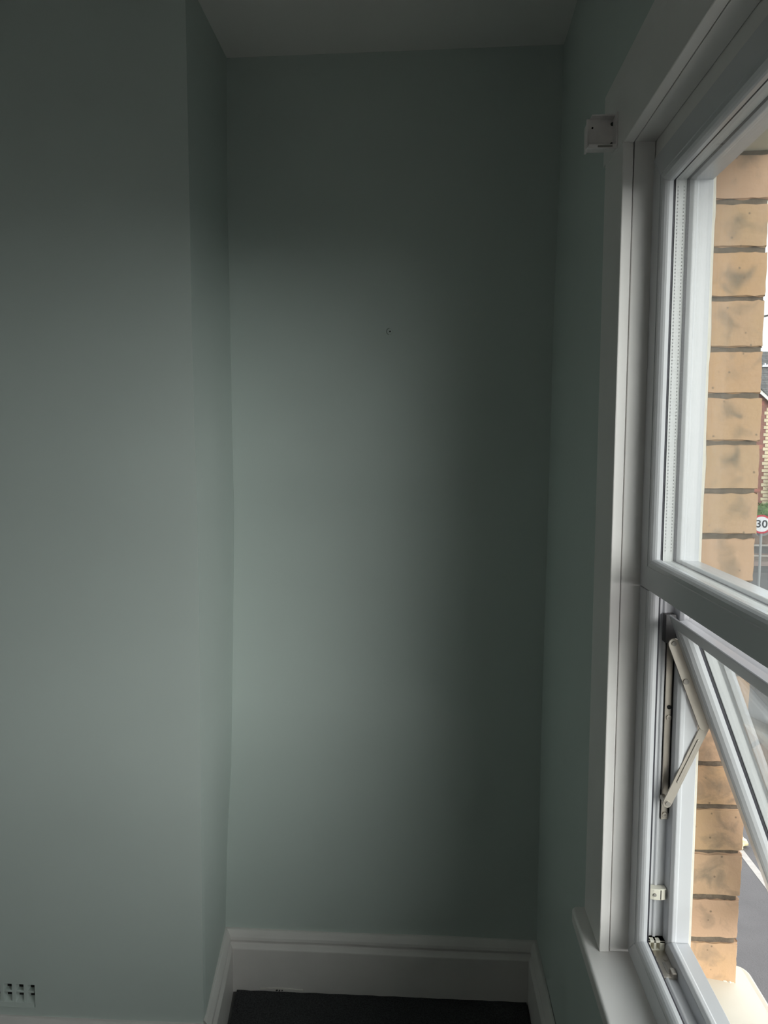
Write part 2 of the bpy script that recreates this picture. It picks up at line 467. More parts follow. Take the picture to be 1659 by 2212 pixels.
# ------------------------------------------------------------------ carpet
def wav(p, q, n, amp, inward):
    out = []
    p, q = Vector(p), Vector(q)
    for i in range(n):
        a = p.lerp(q, i / n)
        w = amp * (math.sin(i * 1.7 + p.x * 9) * .6 + random.uniform(-.4, .4)) if i else 0
        out.append((a.x + inward[0] * w, a.y + inward[1] * w))
    return out
outl = []
outl += wav((-.484, 1.62), (-.520, 1.9735), 14, .002, (1, 0))
outl += wav((-.520, 1.9735), (.279, 1.9755), 40, .0016, (0, 1))
outl += wav((.279, 1.9755), (.288, YF + .03), 6, .001, (1, 0))
outl += wav((.288, YF + .03), (XL + .02, YF + .03), 4, 0, (0, 1))
outl += wav((XL + .02, YF + .03), (XL + .02, 1.62), 4, 0, (1, 0))
outl += wav((XL + .02, 1.62), (-.484, 1.62), 4, 0, (0, 1))
cp = MB().prism(outl, lambda p, t: (p[0], p[1], t), .0005, .0085).build('carpet', 'carpet')
tag(cp, 'dark charcoal cut pile carpet fitted over the floor', 'carpet')

# ------------------------------------------------------------------ window dressing: lining, architrave, sill board
YJ = 1.240            # face of far jamb lining
YN = .103             # face of near jamb lining (mirror)
YM = (YJ + YN) / 2
def mir(y):
    return 2 * YM - y
def both(fn):
    fn(lambda y: y, ''); fn(mir, '')
mbs = []
for i, g in enumerate((lambda y: y, mir)):
    a, b = sorted((g(YJ), g(1.2575)))
    o = MB().box(.3130, .345, a, b, .67, 2.0).build('trim_%d' % (1 + i), 'gloss', bevel=.0012)   # jamb lining
    struct(o)
    a, b = sorted((g(1.237), g(1.360)))
    o = MB().box(.295, .3112, a, b, .67, 1.990).build('trim_%d' % (3 + i), 'gloss', bevel=.0016)  # side architrave
    struct(o)
o = MB().box(.3130, .345, YN, YJ, 1.9885, 2.018).build('trim_5', 'gloss', bevel=.0012); struct(o)   # head lining
# head architrave with mitred lower corners
poly = [(mir(1.360), 2.081), (1.360, 2.081), (1.360, 1.990), (1.237, 1.990), (1.237, 1.987), (mir(1.237), 1.987), (mir(1.237), 1.990), (mir(1.360), 1.990)]
struct(MB().prism(poly, lambda p, t: (t, p[0], p[1]), .295, .3112).build('trim_6', 'gloss', bevel=.0016))
# flat backing board behind the head architrave
struct(MB().box(.307, .3135, mir(1.431), 1.431, 2.018, 2.138).build('trim_7', 'gloss', bevel=.0012))
# sill board with horns and rounded nosing
def sill_outline(y0, y1, x0, x1):
    pts = []
    r = .012
    for k in range(7):
        a = math.pi / 2 * k / 6
        pts.append((x0 + r - r * math.sin(a) * 1, y1 - r + r * math.cos(a)))
    for k in range(7):
        a = math.pi / 2 * k / 6
        pts.append((x0 + r - r * math.cos(a), y0 + r - r * math.sin(a)))
    return pts + [(x1, y0), (x1, y1)]
so = sill_outline(mir(1.367), 1.367, .272, .3125)
so = so + [(.3125, YJ + .015), (.3600, YJ + .015), (.3600, YN - .015), (.3125, YN - .015)]
so = so[:14] + [so[14], so[19], so[18], so[17], so[16], so[15]]
sb = MB().prism(so, lambda p, t: (p[0], p[1], t), .6425, .6700)
struct(sb.build('trim_8', 'gloss', bevel=.005, seg=4))

# ------------------------------------------------------------------ window
win = empty('window_1', (.343, YM, .67)); struct(win)
WP = win.location.copy()
def wpart(mb, name, m, parent=None, **k):
    """window geometry is written in room coordinates; store it relative to its parent"""
    o = mb.build(name, m, parent or win, **k)
    off = WP
    for v in o.data.vertices:
        v.co -= off
    return o
FR_Z0, FR_T, FR_Z1 = .674, 1.296, 1.963
def sweep(side, prof, y0, y1, z0, z1, flush_top=False, dz0=0.0):
    """one mitred member of a rectangular frame; prof = closed list of (w inward, x)"""
    n = len(prof)
    A, B = [], []
    for w, x in prof:
        zt = z1 if flush_top else z1 - w
        if side == 'far':
            A.append((x, y1 - w, z0 + w + dz0)); B.append((x, y1 - w, zt))
        elif side == 'near':
            A.append((x, y0 + w, z0 + w + dz0)); B.append((x, y0 + w, zt))
        elif side == 'top':
            A.append((x, y0 + w, z1 - w)); B.append((x, y1 - w, z1 - w))
        else:
            A.append((x, y0 + w, z0 + w + dz0)); B.append((x, y1 - w, z0 + w + dz0))
    return MB().add(A + B, [(i, (i + 1) % n, n + (i + 1) % n, n + i) for i in range(n)] + [tuple(range(n))[::-1], tuple(range(n, 2 * n))])
def frame_prof(xl, xo):
    return [(0, .343), (.0355, .343), (.0366, .3433), (.0366, .3600), (.022, .3640), (.022, .3745), (.0255, .3755), (.0255, .3795), (.022, .3805),
            (.022, xl - .001), (.0440, xl), (.0490, xl + .0055), (.0490, xl + .0115), (.0472, xl + .0125), (.0472, xo), (0, xo + .003)]
BEAD = [(.0366, .3443), (.0376, .3443), (.0395, .3446), (.0425, .3452), (.0455, .3480), (.0475, .3512), (.0485, .3540), (.0485, .3595), (.0300, .3595), (.0300, .3450)]
GASK = [(.0300, .3595), (.0478, .3595), (.0470, .3625), (.0300, .3630)]
# upper fixed light
for side in ('far', 'near', 'top'):
    wpart(sweep(side, frame_prof(.3840, .4185), YN, YJ, FR_T, FR_Z1), {'top': 'frame_head'}.get(side, 'frame_jamb'), 'upvc', bevel=.0008, seg=1)
wpart(sweep('bottom', frame_prof(.3840, .4185), YN, YJ, FR_T, FR_Z1, dz0=.0018), 'transom', 'upvc', bevel=.0008, seg=1)
for side in ('far', 'near', 'top', 'bottom'):
    wpart(sweep(side, BEAD, YN, YJ, FR_T + .002, FR_Z1), 'glazing_bead', 'upvc')
    wpart(sweep(side, GASK, YN, YJ, FR_T + .002, FR_Z1), 'gasket', 'gasket')
    wpart(sweep(side, [(.030, .3795), (.0462, .3795), (.0455, .3845), (.030, .3845)], YN, YJ, FR_T + .002, FR_Z1), 'gasket', 'gasket')
    sp_o = wpart(sweep(side, [(.030, .3640), (.0460, .3640), (.0452, .3660), (.0452, .3775), (.0460, .3795), (.030, .3795)], YN, YJ, FR_T + .002, FR_Z1), 'spacer_bar', 'spacer')
    if side == 'far':      # two rows of tiny perforations along the spacer
        dots = MB()
        z = 1.36
        while z < 1.91:
            for x in (.3672, .3763):
                dots.box(x - .0005, x + .0005, YJ - .0458, YJ - .0448, z - .0010, z + .0010)
            z += .0052
        wpart(dots, 'spacer_perforations', 'dot', sp_o)['kind'] = 'stuff'
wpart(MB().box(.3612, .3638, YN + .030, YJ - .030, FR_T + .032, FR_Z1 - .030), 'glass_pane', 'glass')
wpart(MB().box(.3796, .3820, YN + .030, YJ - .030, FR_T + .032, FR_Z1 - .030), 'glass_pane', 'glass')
# timber packer above the frame head
struct(MB().box(.3455, .429, YN - .015, YJ + .015, FR_Z1 + .0005, 2.019).build('trim_9', 'gloss', bevel=.001))
# lower opening light: fixed part
for side in ('far', 'near', 'bottom'):
    ft = side != 'bottom'
    wpart(sweep(side, frame_prof(.3935, .4265), YN, YJ, FR_Z0, FR_T, flush_top=ft), 'frame_sill' if side == 'bottom' else 'frame_jamb', 'upvc_dirty' if 0 else 'upvc', bevel=.0008, seg=1)
    wpart(sweep(side, BEAD, YN, YJ, FR_Z0, FR_T, flush_top=ft), 'frame_lip', 'upvc')
    wpart(sweep(side, GASK, YN, YJ, FR_Z0, FR_T, flush_top=ft), 'gasket', 'gasket')
# outside sealant against the brick and stone
seal = MB()
for g in (lambda y: y, mir):
    k = 46
    pr = []
    for i in range(k + 1):
        z = .62 + (1.969 - .62) * i / k
        w = .0075 + .0022 * math.sin(i * .9) + random.uniform(-.001, .001)
        pr.append((z, w))
    vs_ = []
    for z, w in pr:
        x0 = .4195 if z > 1.30 else .4275
        vs_ += [(x0 - .004, g(1.1945), z), (x0 + .0035, g(1.1965), z), (.4290 + w, g(1.2365), z), (x0 - .004, g(1.243), z)]
    fs = [(i * 4 + j, i * 4 + (j + 1) % 4, i * 4 + 4 + (j + 1) % 4, i * 4 + 4 + j) for i in range(k) for j in range(4)]
    seal.add(vs_, fs)
wpart(seal, 'sealant', 'sealant', smooth=True)

# opening sash, top hung, swung outwards
SA = R(20.9)
S0 = Vector((.3735, 0, 1.2606))
SV = Vector((math.sin(SA), 0, -math.cos(SA)))     # down the sash
SD = Vector((math.cos(SA), 0, math.sin(SA)))      # outwards through the sash
SL = .560
SY1, SY0 = 1.1850, mir(1.1850)
def sweep_sash(side, prof):
    n = len(prof)
    A, B = [], []
    for w, d in prof:
        def P(y, v):
            q = S0 + SV * v + SD * d
            return (q.x, y, q.z)
        if side == 'far':
            A.append(P(SY1 - w, w)); B.append(P(SY1 - w, SL - w))
        elif side == 'near':
            A.append(P(SY0 + w, w)); B.append(P(SY0 + w, SL - w))
        elif side == 'top':
            A.append(P(SY0 + w, w)); B.append(P(SY1 - w, w))
        else:
            A.append(P(SY0 + w, SL - w)); B.append(P(SY1 - w, SL - w))
    return MB().add(A + B, [(i, (i + 1) % n, n + (i + 1) % n, n + i) for i in range(n)] + [tuple(range(n))[::-1], tuple(range(n, 2 * n))])
SPROF = [(0, 0), (.0195, 0), (.0202, .0007), (.0202, .0195), (.0202, .043), (.031, .0445), (.032, .052), (.026, .058), (.008, .058), (.008, .050),
         (.012, .046), (.012, .020), (.010, .0045), (0, .0030)]
SBEAD = [(.0206, .0014), (.0218, .0014), (.0245, .0034), (.0285, .0085), (.0302, .0135), (.0302, .0195), (.0206, .0195)]
SGASK = [(.0206, .0195), (.0296, .0195), (.0286, .0228), (.0206, .0228)]
sash = MB()
for side in ('far', 'near', 'top', 'bottom'):
    q = sweep_sash(side, SPROF)
    sash.add(q.v, q.f)
sash = wpart(sash, 'opening_sash', 'upvc', bevel=.0007, seg=1)
for side in ('far', 'near', 'top', 'bottom'):
    wpart(sweep_sash(side, SBEAD), 'glazing_bead', 'upvc', sash)
    wpart(sweep_sash(side, SGASK), 'gasket', 'gasket', sash)
    wpart(sweep_sash(side, [(.0206, .0258), (.0265, .0258), (.0265, .0395), (.0206, .0395)]), 'spacer_bar', 'spacer', sash)
def sash_pane(d0, d1):
    vs_ = []
    for d in (d0, d1):
        for (y, v) in ((SY0 + .0206, .0206), (SY1 - .0206, .0206), (SY1 - .0206, SL - .0206), (SY0 + .0206, SL - .0206)):
            q = S0 + SV * v + SD * d
            vs_.append((q.x, y, q.z))
    return MB().add(vs_, [(0, 1, 2, 3), (7, 6, 5, 4), (0, 4, 5, 1), (1, 5, 6, 2), (2, 6, 7, 3), (3, 7, 4, 0)])
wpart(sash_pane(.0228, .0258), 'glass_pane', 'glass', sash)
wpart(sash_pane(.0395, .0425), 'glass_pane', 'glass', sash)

# friction stay on the far jamb
def strip(p, q, half, y0, y1, taper=0):
    """flat bar in the x-z plane from p to q with rounded ends"""
    p, q = Vector((p[0], 0, p[1])), Vector((q[0], 0, q[1]))
    t = (q - p).normalized(); s = Vector((t.z, 0, -t.x))
    poly = []
    for k in range(7):
        a = math.pi * k / 6
        poly.append(q + s * (half * math.cos(a)) + t * (half * math.sin(a)))
    for k in range(7):
        a = math.pi + math.pi * k / 6
        poly.append(p + s * (half * math.cos(a)) + t * (half * math.sin(a)))
    return MB().prism(poly, lambda w, y: (w.x, y, w.z), y0, y1)
track = MB().box(.3808, .3922, 1.2135, 1.2178, .918, 1.213)
track.box(.3808, .3826, 1.2110, 1.2178, .918, 1.213)
track = wpart(track, 'friction_stay', 'steel', bevel=.0004, seg=1)
def screw(x, y, z, r, parent, m='steel'):
    s = wpart(MB().disc(Vector((x, y, z)), VX, VZ, VY, r, .0012, 18), 'screw', m, parent, bevel=.0005)
    wpart(MB().box(x - r * .55, x + r * .55, y - .0014, y - .0008, z - r * .12, z + r * .12)
          .box(x - r * .12, x + r * .12, y - .0014, y - .0008, z - r * .55, z + r * .55), 'screw_slot', 'steel_dark', parent)
lowp, elbow = (.3830, .9560), (.4385, 1.0860)
AY = 1.1895
wpart(MB().disc(Vector((lowp[0], 1.2015, lowp[1])), VX, VZ, VY, .0050, .0125, 18), 'pivot_post', 'steel', track)
arm = wpart(strip(lowp, elbow, .0072, AY, AY + .0022), 'hinge_arm', 'steel', track, bevel=.0005, seg=1)
a_ = Vector((lowp[0], 0, lowp[1])).lerp(Vector((elbow[0], 0, elbow[1])), .28)
b_ = Vector((lowp[0], 0, lowp[1])).lerp(Vector((elbow[0], 0, elbow[1])), .80)
wpart(strip((a_.x, a_.z), (b_.x, b_.z), .0024, AY - .0014, AY + .0001), 'embossed_rib', 'steel', track, bevel=.0007)
sarm = wpart(strip((.3835, 1.2155), (.4345, 1.0865), .0090, 1.1858, 1.1878), 'sash_arm', 'steel', track, bevel=.0005, seg=1)
wpart(MB().disc(Vector((elbow[0] - .0025, AY - .0008, elbow[1] - .004)), VX, VZ, VY, .0044, .0012, 18), 'rivet', 'steel_dark', track)
wpart(MB().disc(Vector((.3830, 1.1850, 1.2160)), VX, VZ, VY, .0036, .0012, 18), 'rivet', 'steel_dark', track)
wpart(MB().disc(Vector((.4035, 1.1850, 1.1560)), VX, VZ, VY, .0044, .0012, 18), 'rivet', 'steel_dark', track)
wpart(MB().disc(Vector((lowp[0] + .001, AY - .0008, lowp[1])), VX, VZ, VY, .0040, .0012, 18), 'rivet', 'steel_dark', track)
screw(.3880, 1.2125, 1.0880, .0044, track)
wpart(MB().disc(Vector((.3880, 1.2132, 1.1050)), VX, VZ, VY, .0034, .0008, 18), 'screw_hole', 'hole', track)
screw(.3870, 1.2125, .9260, .0044, track)
wpart(MB().box(.3916, .3928, 1.2100, 1.2140, .930, 1.190), 'track_slot', 'hole', track)
# hinge block between sash top corner and frame
wpart(MB().box(.3740, .3900, 1.200, 1.2175, 1.213, 1.258), 'hinge_block', 'darkblock', track, bevel=.001)

# cream plastic striker keep on the jamb
kp = MB()
kp.prism([(.3650, 1.2165), (.3650, 1.2045), (.3720, 1.2028), (.3800, 1.2022), (.3870, 1.2032), (.3922, 1.2048), (.3922, 1.2165)],
         lambda p, t: (p[0], p[1], t), .7865, .8050)
kp = wpart(kp, 'striker_keep', 'cream_plastic', bevel=.0009)
wpart(MB().disc(Vector((.3730, 1.2025, .7955)), VX, VZ, VY, .0026, .0012, 16), 'screw_hole', 'steel_dark', kp)
wpart(MB().box(.3822, .3831, 1.2016, 1.2030, .7880, .8035), 'slot', 'hole', kp)
wpart(MB().box(.3898, .3905, 1.2034, 1.2046, .7880, .8035), 'slot', 'hole', kp)
# corner block and slotted plate at the foot of the jamb
cb = MB().box(.3650, .3695, 1.2035, 1.2180, .7000, .7160).box(.3745, .3785, 1.2035, 1.2180, .7000, .7160).box(.3840, .3925, 1.2035, 1.2180, .7000, .7160)
cb.box(.3650, .3925, 1.2120, 1.2180, .7000, .7160).box(.3650, .3925, 1.2035, 1.2180, .7125, .7160).box(.3650, .3925, 1.2035, 1.2180, .6960, .7012)
wpart(cb, 'corner_block', 'cream_plastic', bevel=.0006)
plate = wpart(MB().box(.3645, .3925, 1.1400, 1.2110, .6962, .7000), 'corner_plate', 'steel', bevel=.0006)
wpart(MB().box(.3685, .3730, 1.1480, 1.1740, .6998, .7005), 'slot', 'steel_dark', plate)
wpart(MB().box(.3795, .3840, 1.1480, 1.1740, .6998, .7005), 'slot', 'steel_dark', plate)
wpart(MB().disc(Vector((.3705, 1.1860, .7003)), VX, VY, VZ, .0032, .0004, 16), 'screw_hole', 'steel_dark', plate)
wpart(MB().disc(Vector((.3870, 1.1810, .7004)), VX, VY, VZ, .0034, .0008, 16), 'screw', 'steel', plate)
wpart(MB().box(.3845, .3925, 1.1390, 1.1550, .6980, .7060), 'raised_lug', 'steel', plate, bevel=.0015)

# ------------------------------------------------------------------ outside of the house wall: brick reveals, lintel, stone sill
XF = .5215
BY = 1.2367
fac = MB()
xm = XF - .006
YE0, YE1 = -3.2, 7.2
ZG = EYE - 5.2
fac.box(XO, xm, BY + .006, YE1, ZG, 4.6)
fac.box(XO, xm, YE0, mir(BY + .006) + W2, ZG, 4.6)
fac.box(XO, xm, BY + .006 + W2, mir(BY + .006), ZG, 4.6)
for dy in (0, W2):
    fac.box(XO, xm, mir(BY + .006) + dy, BY + .006 + dy, ZG, .56)
    fac.box(XO, xm, mir(BY + .006) + dy, BY + .006 + dy, 2.10, 4.6)
fac.box(-3.3, XO, YB + .25, YE1, ZG, 4.6)           # rest of the terrace beyond the party wall
fac.box(-3.3, XO, YE0, YE1, ZG, -.13)               # ground storey
fac = struct(fac.build('wall_facade', 'facade'))
# mortar bed behind the reveal bricks
for g in (lambda y: y, mir):
    a, b = sorted((g(BY + .004), g(BY + .30)))
    MB().box(.4300, XF - .0045, a, b, .60, 1.985).build('mortar_bed', 'mortar', fac)
JT = [1.969, 1.898, 1.824, 1.750, 1.674, 1.600, 1.527, 1.452, 1.378, 1.303, 1.2285, 1.154, 1.079, 1.004, .929, .852, .775, .698, .620]
def brick_mesh(i):
    rnd = random.Random(i * 13 + 5)
    nx, nz = 10, 8
    US = [-1, -.965, -.8, -.5, -.2, .1, .35, .6, .82, .965, 1]
    WS = [-1, -.955, -.7, -.35, 0, .35, .7, .955, 1]
    hx, hz, ly = .0455, .0345, (.215 if i % 2 else .1025)
    bm_ = MB()
    vs_, fs = [], []
    # front (reveal) face and outer (street) face with worn irregular arrises, simple back
    def edge(u):
        return max(0, 1 - (1 - abs(u)) * 9)
    for k, yy in enumerate((0.0, .004, ly)):
        for j in range(nz + 1):
            for ii in range(nx + 1):
                u, w = US[ii], WS[j]
                e = max(edge(u), edge(w))
                jx = rnd.uniform(-.0011, .0009) * edge(u) if k < 2 else 0
                jz = rnd.uniform(-.0018, .0016) * edge(w) if k < 2 else 0
                if k == 0:
                    shr = .0016 * e
                    y_ = (.0026 if max(abs(u), abs(w)) > .99 else 0) + rnd.uniform(-.0002, .0002)
                    vs_.append((u * (hx - shr * (abs(u) > .99)) + jx, y_, w * (hz - shr * (abs(w) > .99)) + jz))
                else:
                    vs_.append((u * hx + jx, yy, w * hz + jz))
    row = nx + 1; lay = row * (nz + 1)
    for j in range(nz):
        for ii in range(nx):
            fs.append((j * row + ii, j * row + ii + 1, (j + 1) * row + ii + 1, (j + 1) * row + ii))
    for k in range(2):
        for j in range(nz):
            for ii in (0, nx):
                fs.append((k * lay + j * row + ii, k * lay + (j + 1) * row + ii, (k + 1) * lay + (j + 1) * row + ii, (k + 1) * lay + j * row + ii))
        for ii in range(nx):
            for j in (0, nz):
                fs.append((k * lay + j * row + ii, k * lay + j * row + ii + 1, (k + 1) * lay + j * row + ii + 1, (k + 1) * lay + j * row + ii))
    return MB().add(vs_, fs)
protos = []
for i in range(6):
    o = brick_mesh(i).build('brick', 'brick', fac)
    protos.append(o)
first = set()
for gi, g in enumerate((lambda y: y, mir)):
    for i in range(18):
        zt, zb = JT[i], JT[i + 1]
        k = (i * 5 + gi * 3 + (i // 3)) % 3 * 2 + (i + gi) % 2
        if k not in first:
            o = protos[k]; first.add(k)
        else:
            o = protos[k].copy(); COL.objects.link(o); o.parent = fac
        zc = (zt + zb) / 2
        o.location = (XF - .0455 + random.uniform(-.002, .0012) + (i / 17 - .4) * .004, g(BY) + random.uniform(-.0012, .0012), zc)
        jt = (.0048, .0095, .0065)[i % 3]
        o.scale = (1, -1 if gi else 1, (zt - zb - jt) / .069)
# lintel and projecting stone sill
lin = MB()
k = 20
vs_ = []
for i in range(k + 1):
    y = mir(1.45) + (1.45 - mir(1.45)) * i / k
    dz = random.uniform(-.004, .003)
    vs_ += [(.428, y, 1.972 + dz), (XF + .004, y, 1.974 + dz * .6), (XF + .004, y, 2.17), (.428, y, 2.17)]
lin.add(vs_, [(i * 4 + j, i * 4 + (j + 1) % 4, i * 4 + 4 + (j + 1) % 4, i * 4 + 4 + j) for i in range(k) for j in range(4)] + [(0, 1, 2, 3), (k * 4 + 3, k * 4 + 2, k * 4 + 1, k * 4)])
lin.build('stone_lintel', 'lintel', fac)
ol = []
for (cx, cyy, a0) in ((.533, 1.267, 0), (.533, mir(1.267), -math.pi / 2)):
    pts = []
    for q in range(9):
        a = a0 + math.pi / 2 * q / 8
        pts.append((cx + .026 * math.cos(a), cyy + .026 * math.sin(a)))
    ol.append(pts)
outline = ol[1] + ol[0] + [(.40, 1.293), (.40, mir(1.293))]
MB().prism(outline, lambda p, t: (p[0], p[1], t + (.022 if t > .55 and p[0] < .43 else 0)), .500, .6205).build('stone_sill', 'stone', fac, bevel=.004, seg=3)
fillet = MB()
vs_ = []
for i in range(25):
    x = .436 + (XF - .438) * i / 24
    h = .004 + random.uniform(0, .006)
    vs_ += [(x, BY - .006 - random.uniform(0, .003), .6200), (x, BY + .002, .6205 + h), (x, BY + .006, .6200)]
fillet.add(vs_, [(i * 3 + j, i * 3 + (j + 1) % 3, i * 3 + 3 + (j + 1) % 3, i * 3 + 3 + j) for i in range(24) for j in range(3)])
fillet.build('mortar_fillet', 'stone', fac)

# unseen second window, added for more light: copies of frame, trim, lintel and stone sill
def copy_tree(o, parent=None):
    c = o.copy(); COL.objects.link(c); c.parent = parent
    for ch in [q for q in bpy.data.objects if q.parent == o]:
        copy_tree(ch, c)
    return c
w2 = copy_tree(win); w2.name = 'added_window_2'; w2.location.y += W2
for i in range(1, 10):
    t2 = bpy.data.objects['trim_%d' % i].copy(); COL.objects.link(t2)
    t2.name = 'trim_%d' % (i + 9); t2.location.y += W2
for nm in ('stone_lintel', 'stone_sill'):
    t2 = bpy.data.objects[nm].copy(); COL.objects.link(t2); t2.parent = fac; t2.location.y += W2

# ------------------------------------------------------------------ small fixtures inside
# blind bracket on the top corner of the architrave
br = empty('blind_bracket', (.295, 1.302, 2.022))
tag(br, 'small off-white plastic blind bracket screwed to top corner of the window architrave', 'bracket')
def bpart(mb, name, m, parent=None, **k):
    o = mb.build(name, m, parent or br, **k)
    for v in o.data.vertices:
        v.co -= Vector((.295, 1.302, 2.022))
    return o
bpart(MB().box(.2505, .2950, 1.3005, 1.3030, 1.9990, 2.0490), 'side_plate', 'bracket', bevel=.0008)
bpart(MB().box(.2925, .2950, 1.2740, 1.3020, 1.9980, 2.0490), 'back_plate', 'bracket', bevel=.0006)
bpart(MB().box(.2490, .2945, 1.2760, 1.3020, 1.9965, 1.9990), 'bottom_plate', 'bracket', bevel=.0006)
bpart(MB().box(.2560, .2945, 1.2860, 1.3020, 2.0478, 2.0500), 'top_plate', 'bracket', bevel=.0006)
bpart(MB().box(.2478, .2512, 1.2900, 1.3030, 1.9940, 2.0360), 'front_flange', 'bracket', bevel=.0008)
bpart(MB().box(.2500, .2945, 1.2745, 1.2765, 1.9930, 2.0000), 'bottom_lip', 'bracket', bevel=.0005)
bpart(MB().box(.2640, .2870, 1.2738, 1.2748, 1.9950, 1.9978), 'lip_slot', 'steel_dark')
for (x, z, r) in ((.2915, 2.0400, .0028), (.2915, 2.0085, .0030), (.2600, 2.0345, .0014), (.2600, 2.0050, .0018)):
    bpart(MB().disc(Vector((x, 1.3000, z)), VX, VZ, VY, r, .0010, 14), 'screw_hole', 'hole')

# painted-over wall plug on the alcove wall
wp = empty('wall_plug', (-.1034, YB, 1.8155))
tag(wp, 'small round plastic wall plug painted over on the green alcove wall', 'wall plug')
ring = MB()
n = 28
for (rr, yy) in ((.0084, .0005), (.0078, -.0016), (.0062, -.0018), (.0056, .0002)):
    ring.v += [(rr * math.cos(a * 2 * math.pi / n), yy, rr * math.sin(a * 2 * math.pi / n)) for a in range(n)]
ring.f += [(q * n + a, q * n + (a + 1) % n, (q + 1) * n + (a + 1) % n, (q + 1) * n + a) for q in range(3) for a in range(n)]
ring.build('plug_collar', 'green', wp, smooth=True)
MB().disc(Vector((0, 0, 0)), VX, VZ, VY, .0060, .0006, 20).build('plug_core', 'green', wp)
MB().disc(Vector((.0006, -.0004, 0)), VX, VZ, VY, .0019, .0006, 12).build('screw_hole', 'hole', wp)
arc = MB()  # flat dark crescent along the left edge of the collar
vs_ = []
for i in range(13):
    a = R(95 + i * 13)
    for rr in (.0080, .0092):
        vs_.append((rr * math.cos(a), -.0003, rr * math.sin(a)))
arc.add(vs_, [(i * 2, i * 2 + 1, i * 2 + 3, i * 2 + 2) for i in range(12)])
arc.build('dark_crescent', 'hole', wp)

# air vent low on the chimney breast
av = empty('air_vent', ((VX0 + VX1) / 2, YC, (VZ0 + VZ1) / 2))
tag(av, 'green painted air vent with two rows of square holes low on the chimney breast', 'air vent')
def vpart(mb, name, m, **k):
    o = mb.build(name, m, av, **k)
    for v in o.data.vertices:
        v.co -= av.location
    return o
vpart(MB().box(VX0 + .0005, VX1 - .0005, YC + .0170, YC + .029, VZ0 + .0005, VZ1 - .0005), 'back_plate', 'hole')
for i in range(7):       # upright bars between the holes
    x1 = VX1 - .0185 - i * .0290
    vpart(MB().prism([(x1 - .0120, YC + .0170), (x1 - .0110, YC + .0030), (x1 - .0010, YC + .0030), (x1 + .0005, YC + .0170)],
                     lambda p, t: (p[0], p[1], t), VZ0 + .001, VZ1 - .0005), 'vent_bar', 'green', bevel=.0012)
vpart(MB().prism([(YC + .0170, .2165), (YC + .0035, .2170), (YC + .0035, .2220), (YC + .0170, .2225)],
                 lambda p, t: (t, p[0], p[1]), VX0 + .001, VX1 - .004), 'cross_bar', 'green', bevel=.001)
vpart(MB().prism([(YC + .0005, VZ0), (YC + .0020, VZ0 + .0100), (YC + .0170, VZ0 + .0185), (YC + .0170, VZ0)], lambda p, t: (t, p[0], p[1]), VX0 + .001, VX1 - .003), 'sloping_lip', 'green')

# ------------------------------------------------------------------ street
def slab(name, x0, x1, y0, y1, z0, z1, m, bevel=0):
    return struct(MB().box(x0, x1, y0, y1, z0, z1).build(name, m, bevel=bevel))
slab('road', -40, 90, -40, 140, ZG - .3, ZG, 'tarmac')
slab('pavement_near', .53, 2.9, -12, 20, ZG, ZG + .09, 'concrete')  # below the view; paleness chosen to throw light up at the ceiling
slab('kerb_near', 2.9, 3.05, -12, 20, ZG, ZG + .095, 'kerb')
slab('pavement_corner', 3.5, 60, 24.2, 27.6, ZG, ZG + .03, 'paving')
slab('road_strip_dark', 3.0, 70, 32.4, 34.0, ZG, ZG + .012, 'tarmac_dark')
slab('paving_strip', 3.0, 70, 34.0, 35.3, ZG, ZG + .03, 'paving')
slab('paving_brown', 3.0, 70, 35.3, 36.9, ZG, ZG + .035, 'brownband')
slab('kerb_mid', 3.0, 70, 36.9, 37.2, ZG, ZG + .05, 'kerb')
slab('paving_brown_far', 3.0, 70, 37.2, 38.0, ZG, ZG + .02, 'gardenwall')
slab('kerb_far', 3.0, 70, 41.1, 41.4, ZG, ZG + .06, 'kerb')
slab('pavement_far', 3.0, 70, 41.4, 41.54, ZG, ZG + .05, 'brownband')
mk = MB().box(4.03, 4.115, 4.4, 9.70, ZG, ZG + .004).build('road_line', 'roadpaint')
tag(mk, 'worn white painted line running along the tarmac beside the house', 'road marking')
pts = []
cv = MB()
vs_ = []
for i in range(25):
    x = 8 + i * .9
    y = 28.0 - .0025 * (x - 12) ** 2
    vs_ += [(x, y - .05, ZG + .006), (x, y + .05, ZG + .006), (x, y + .05, ZG), (x, y - .05, ZG)]
cv.add(vs_, [(i * 4 + j, i * 4 + (j + 1) % 4, i * 4 + 4 + (j + 1) % 4, i * 4 + 4 + j) for i in range(24) for j in range(4)])
tag(cv.build('give_way_line', 'roadpaint'), 'thin curved white line painted across the side road', 'road marking')

# crumpled wrapper beside the line
bm = bmesh.new()
bmesh.ops.create_icosphere(bm, subdivisions=3, radius=1)
for v in bm.verts:
    k = 1 + .28 * math.sin(v.co.x * 5 + v.co.z * 3) * math.cos(v.co.y * 4.3) + random.uniform(-.06, .06)
    v.co = Vector((v.co.x * .11 * k, v.co.y * .17 * k, max(v.co.z * .11 * k, -.03)))
me = bpy.data.meshes.new('crumpled_wrapper'); bm.to_mesh(me); bm.free()
me.materials.append(M['wrapper'])
wr_o = bpy.data.objects.new('crumpled_wrapper', me); COL.objects.link(wr_o)
wr_o.location = (4.10, 9.90, ZG + .031)
tag(wr_o, 'small crumpled pale yellow wrapper lying by the end of the white road line', 'litter')

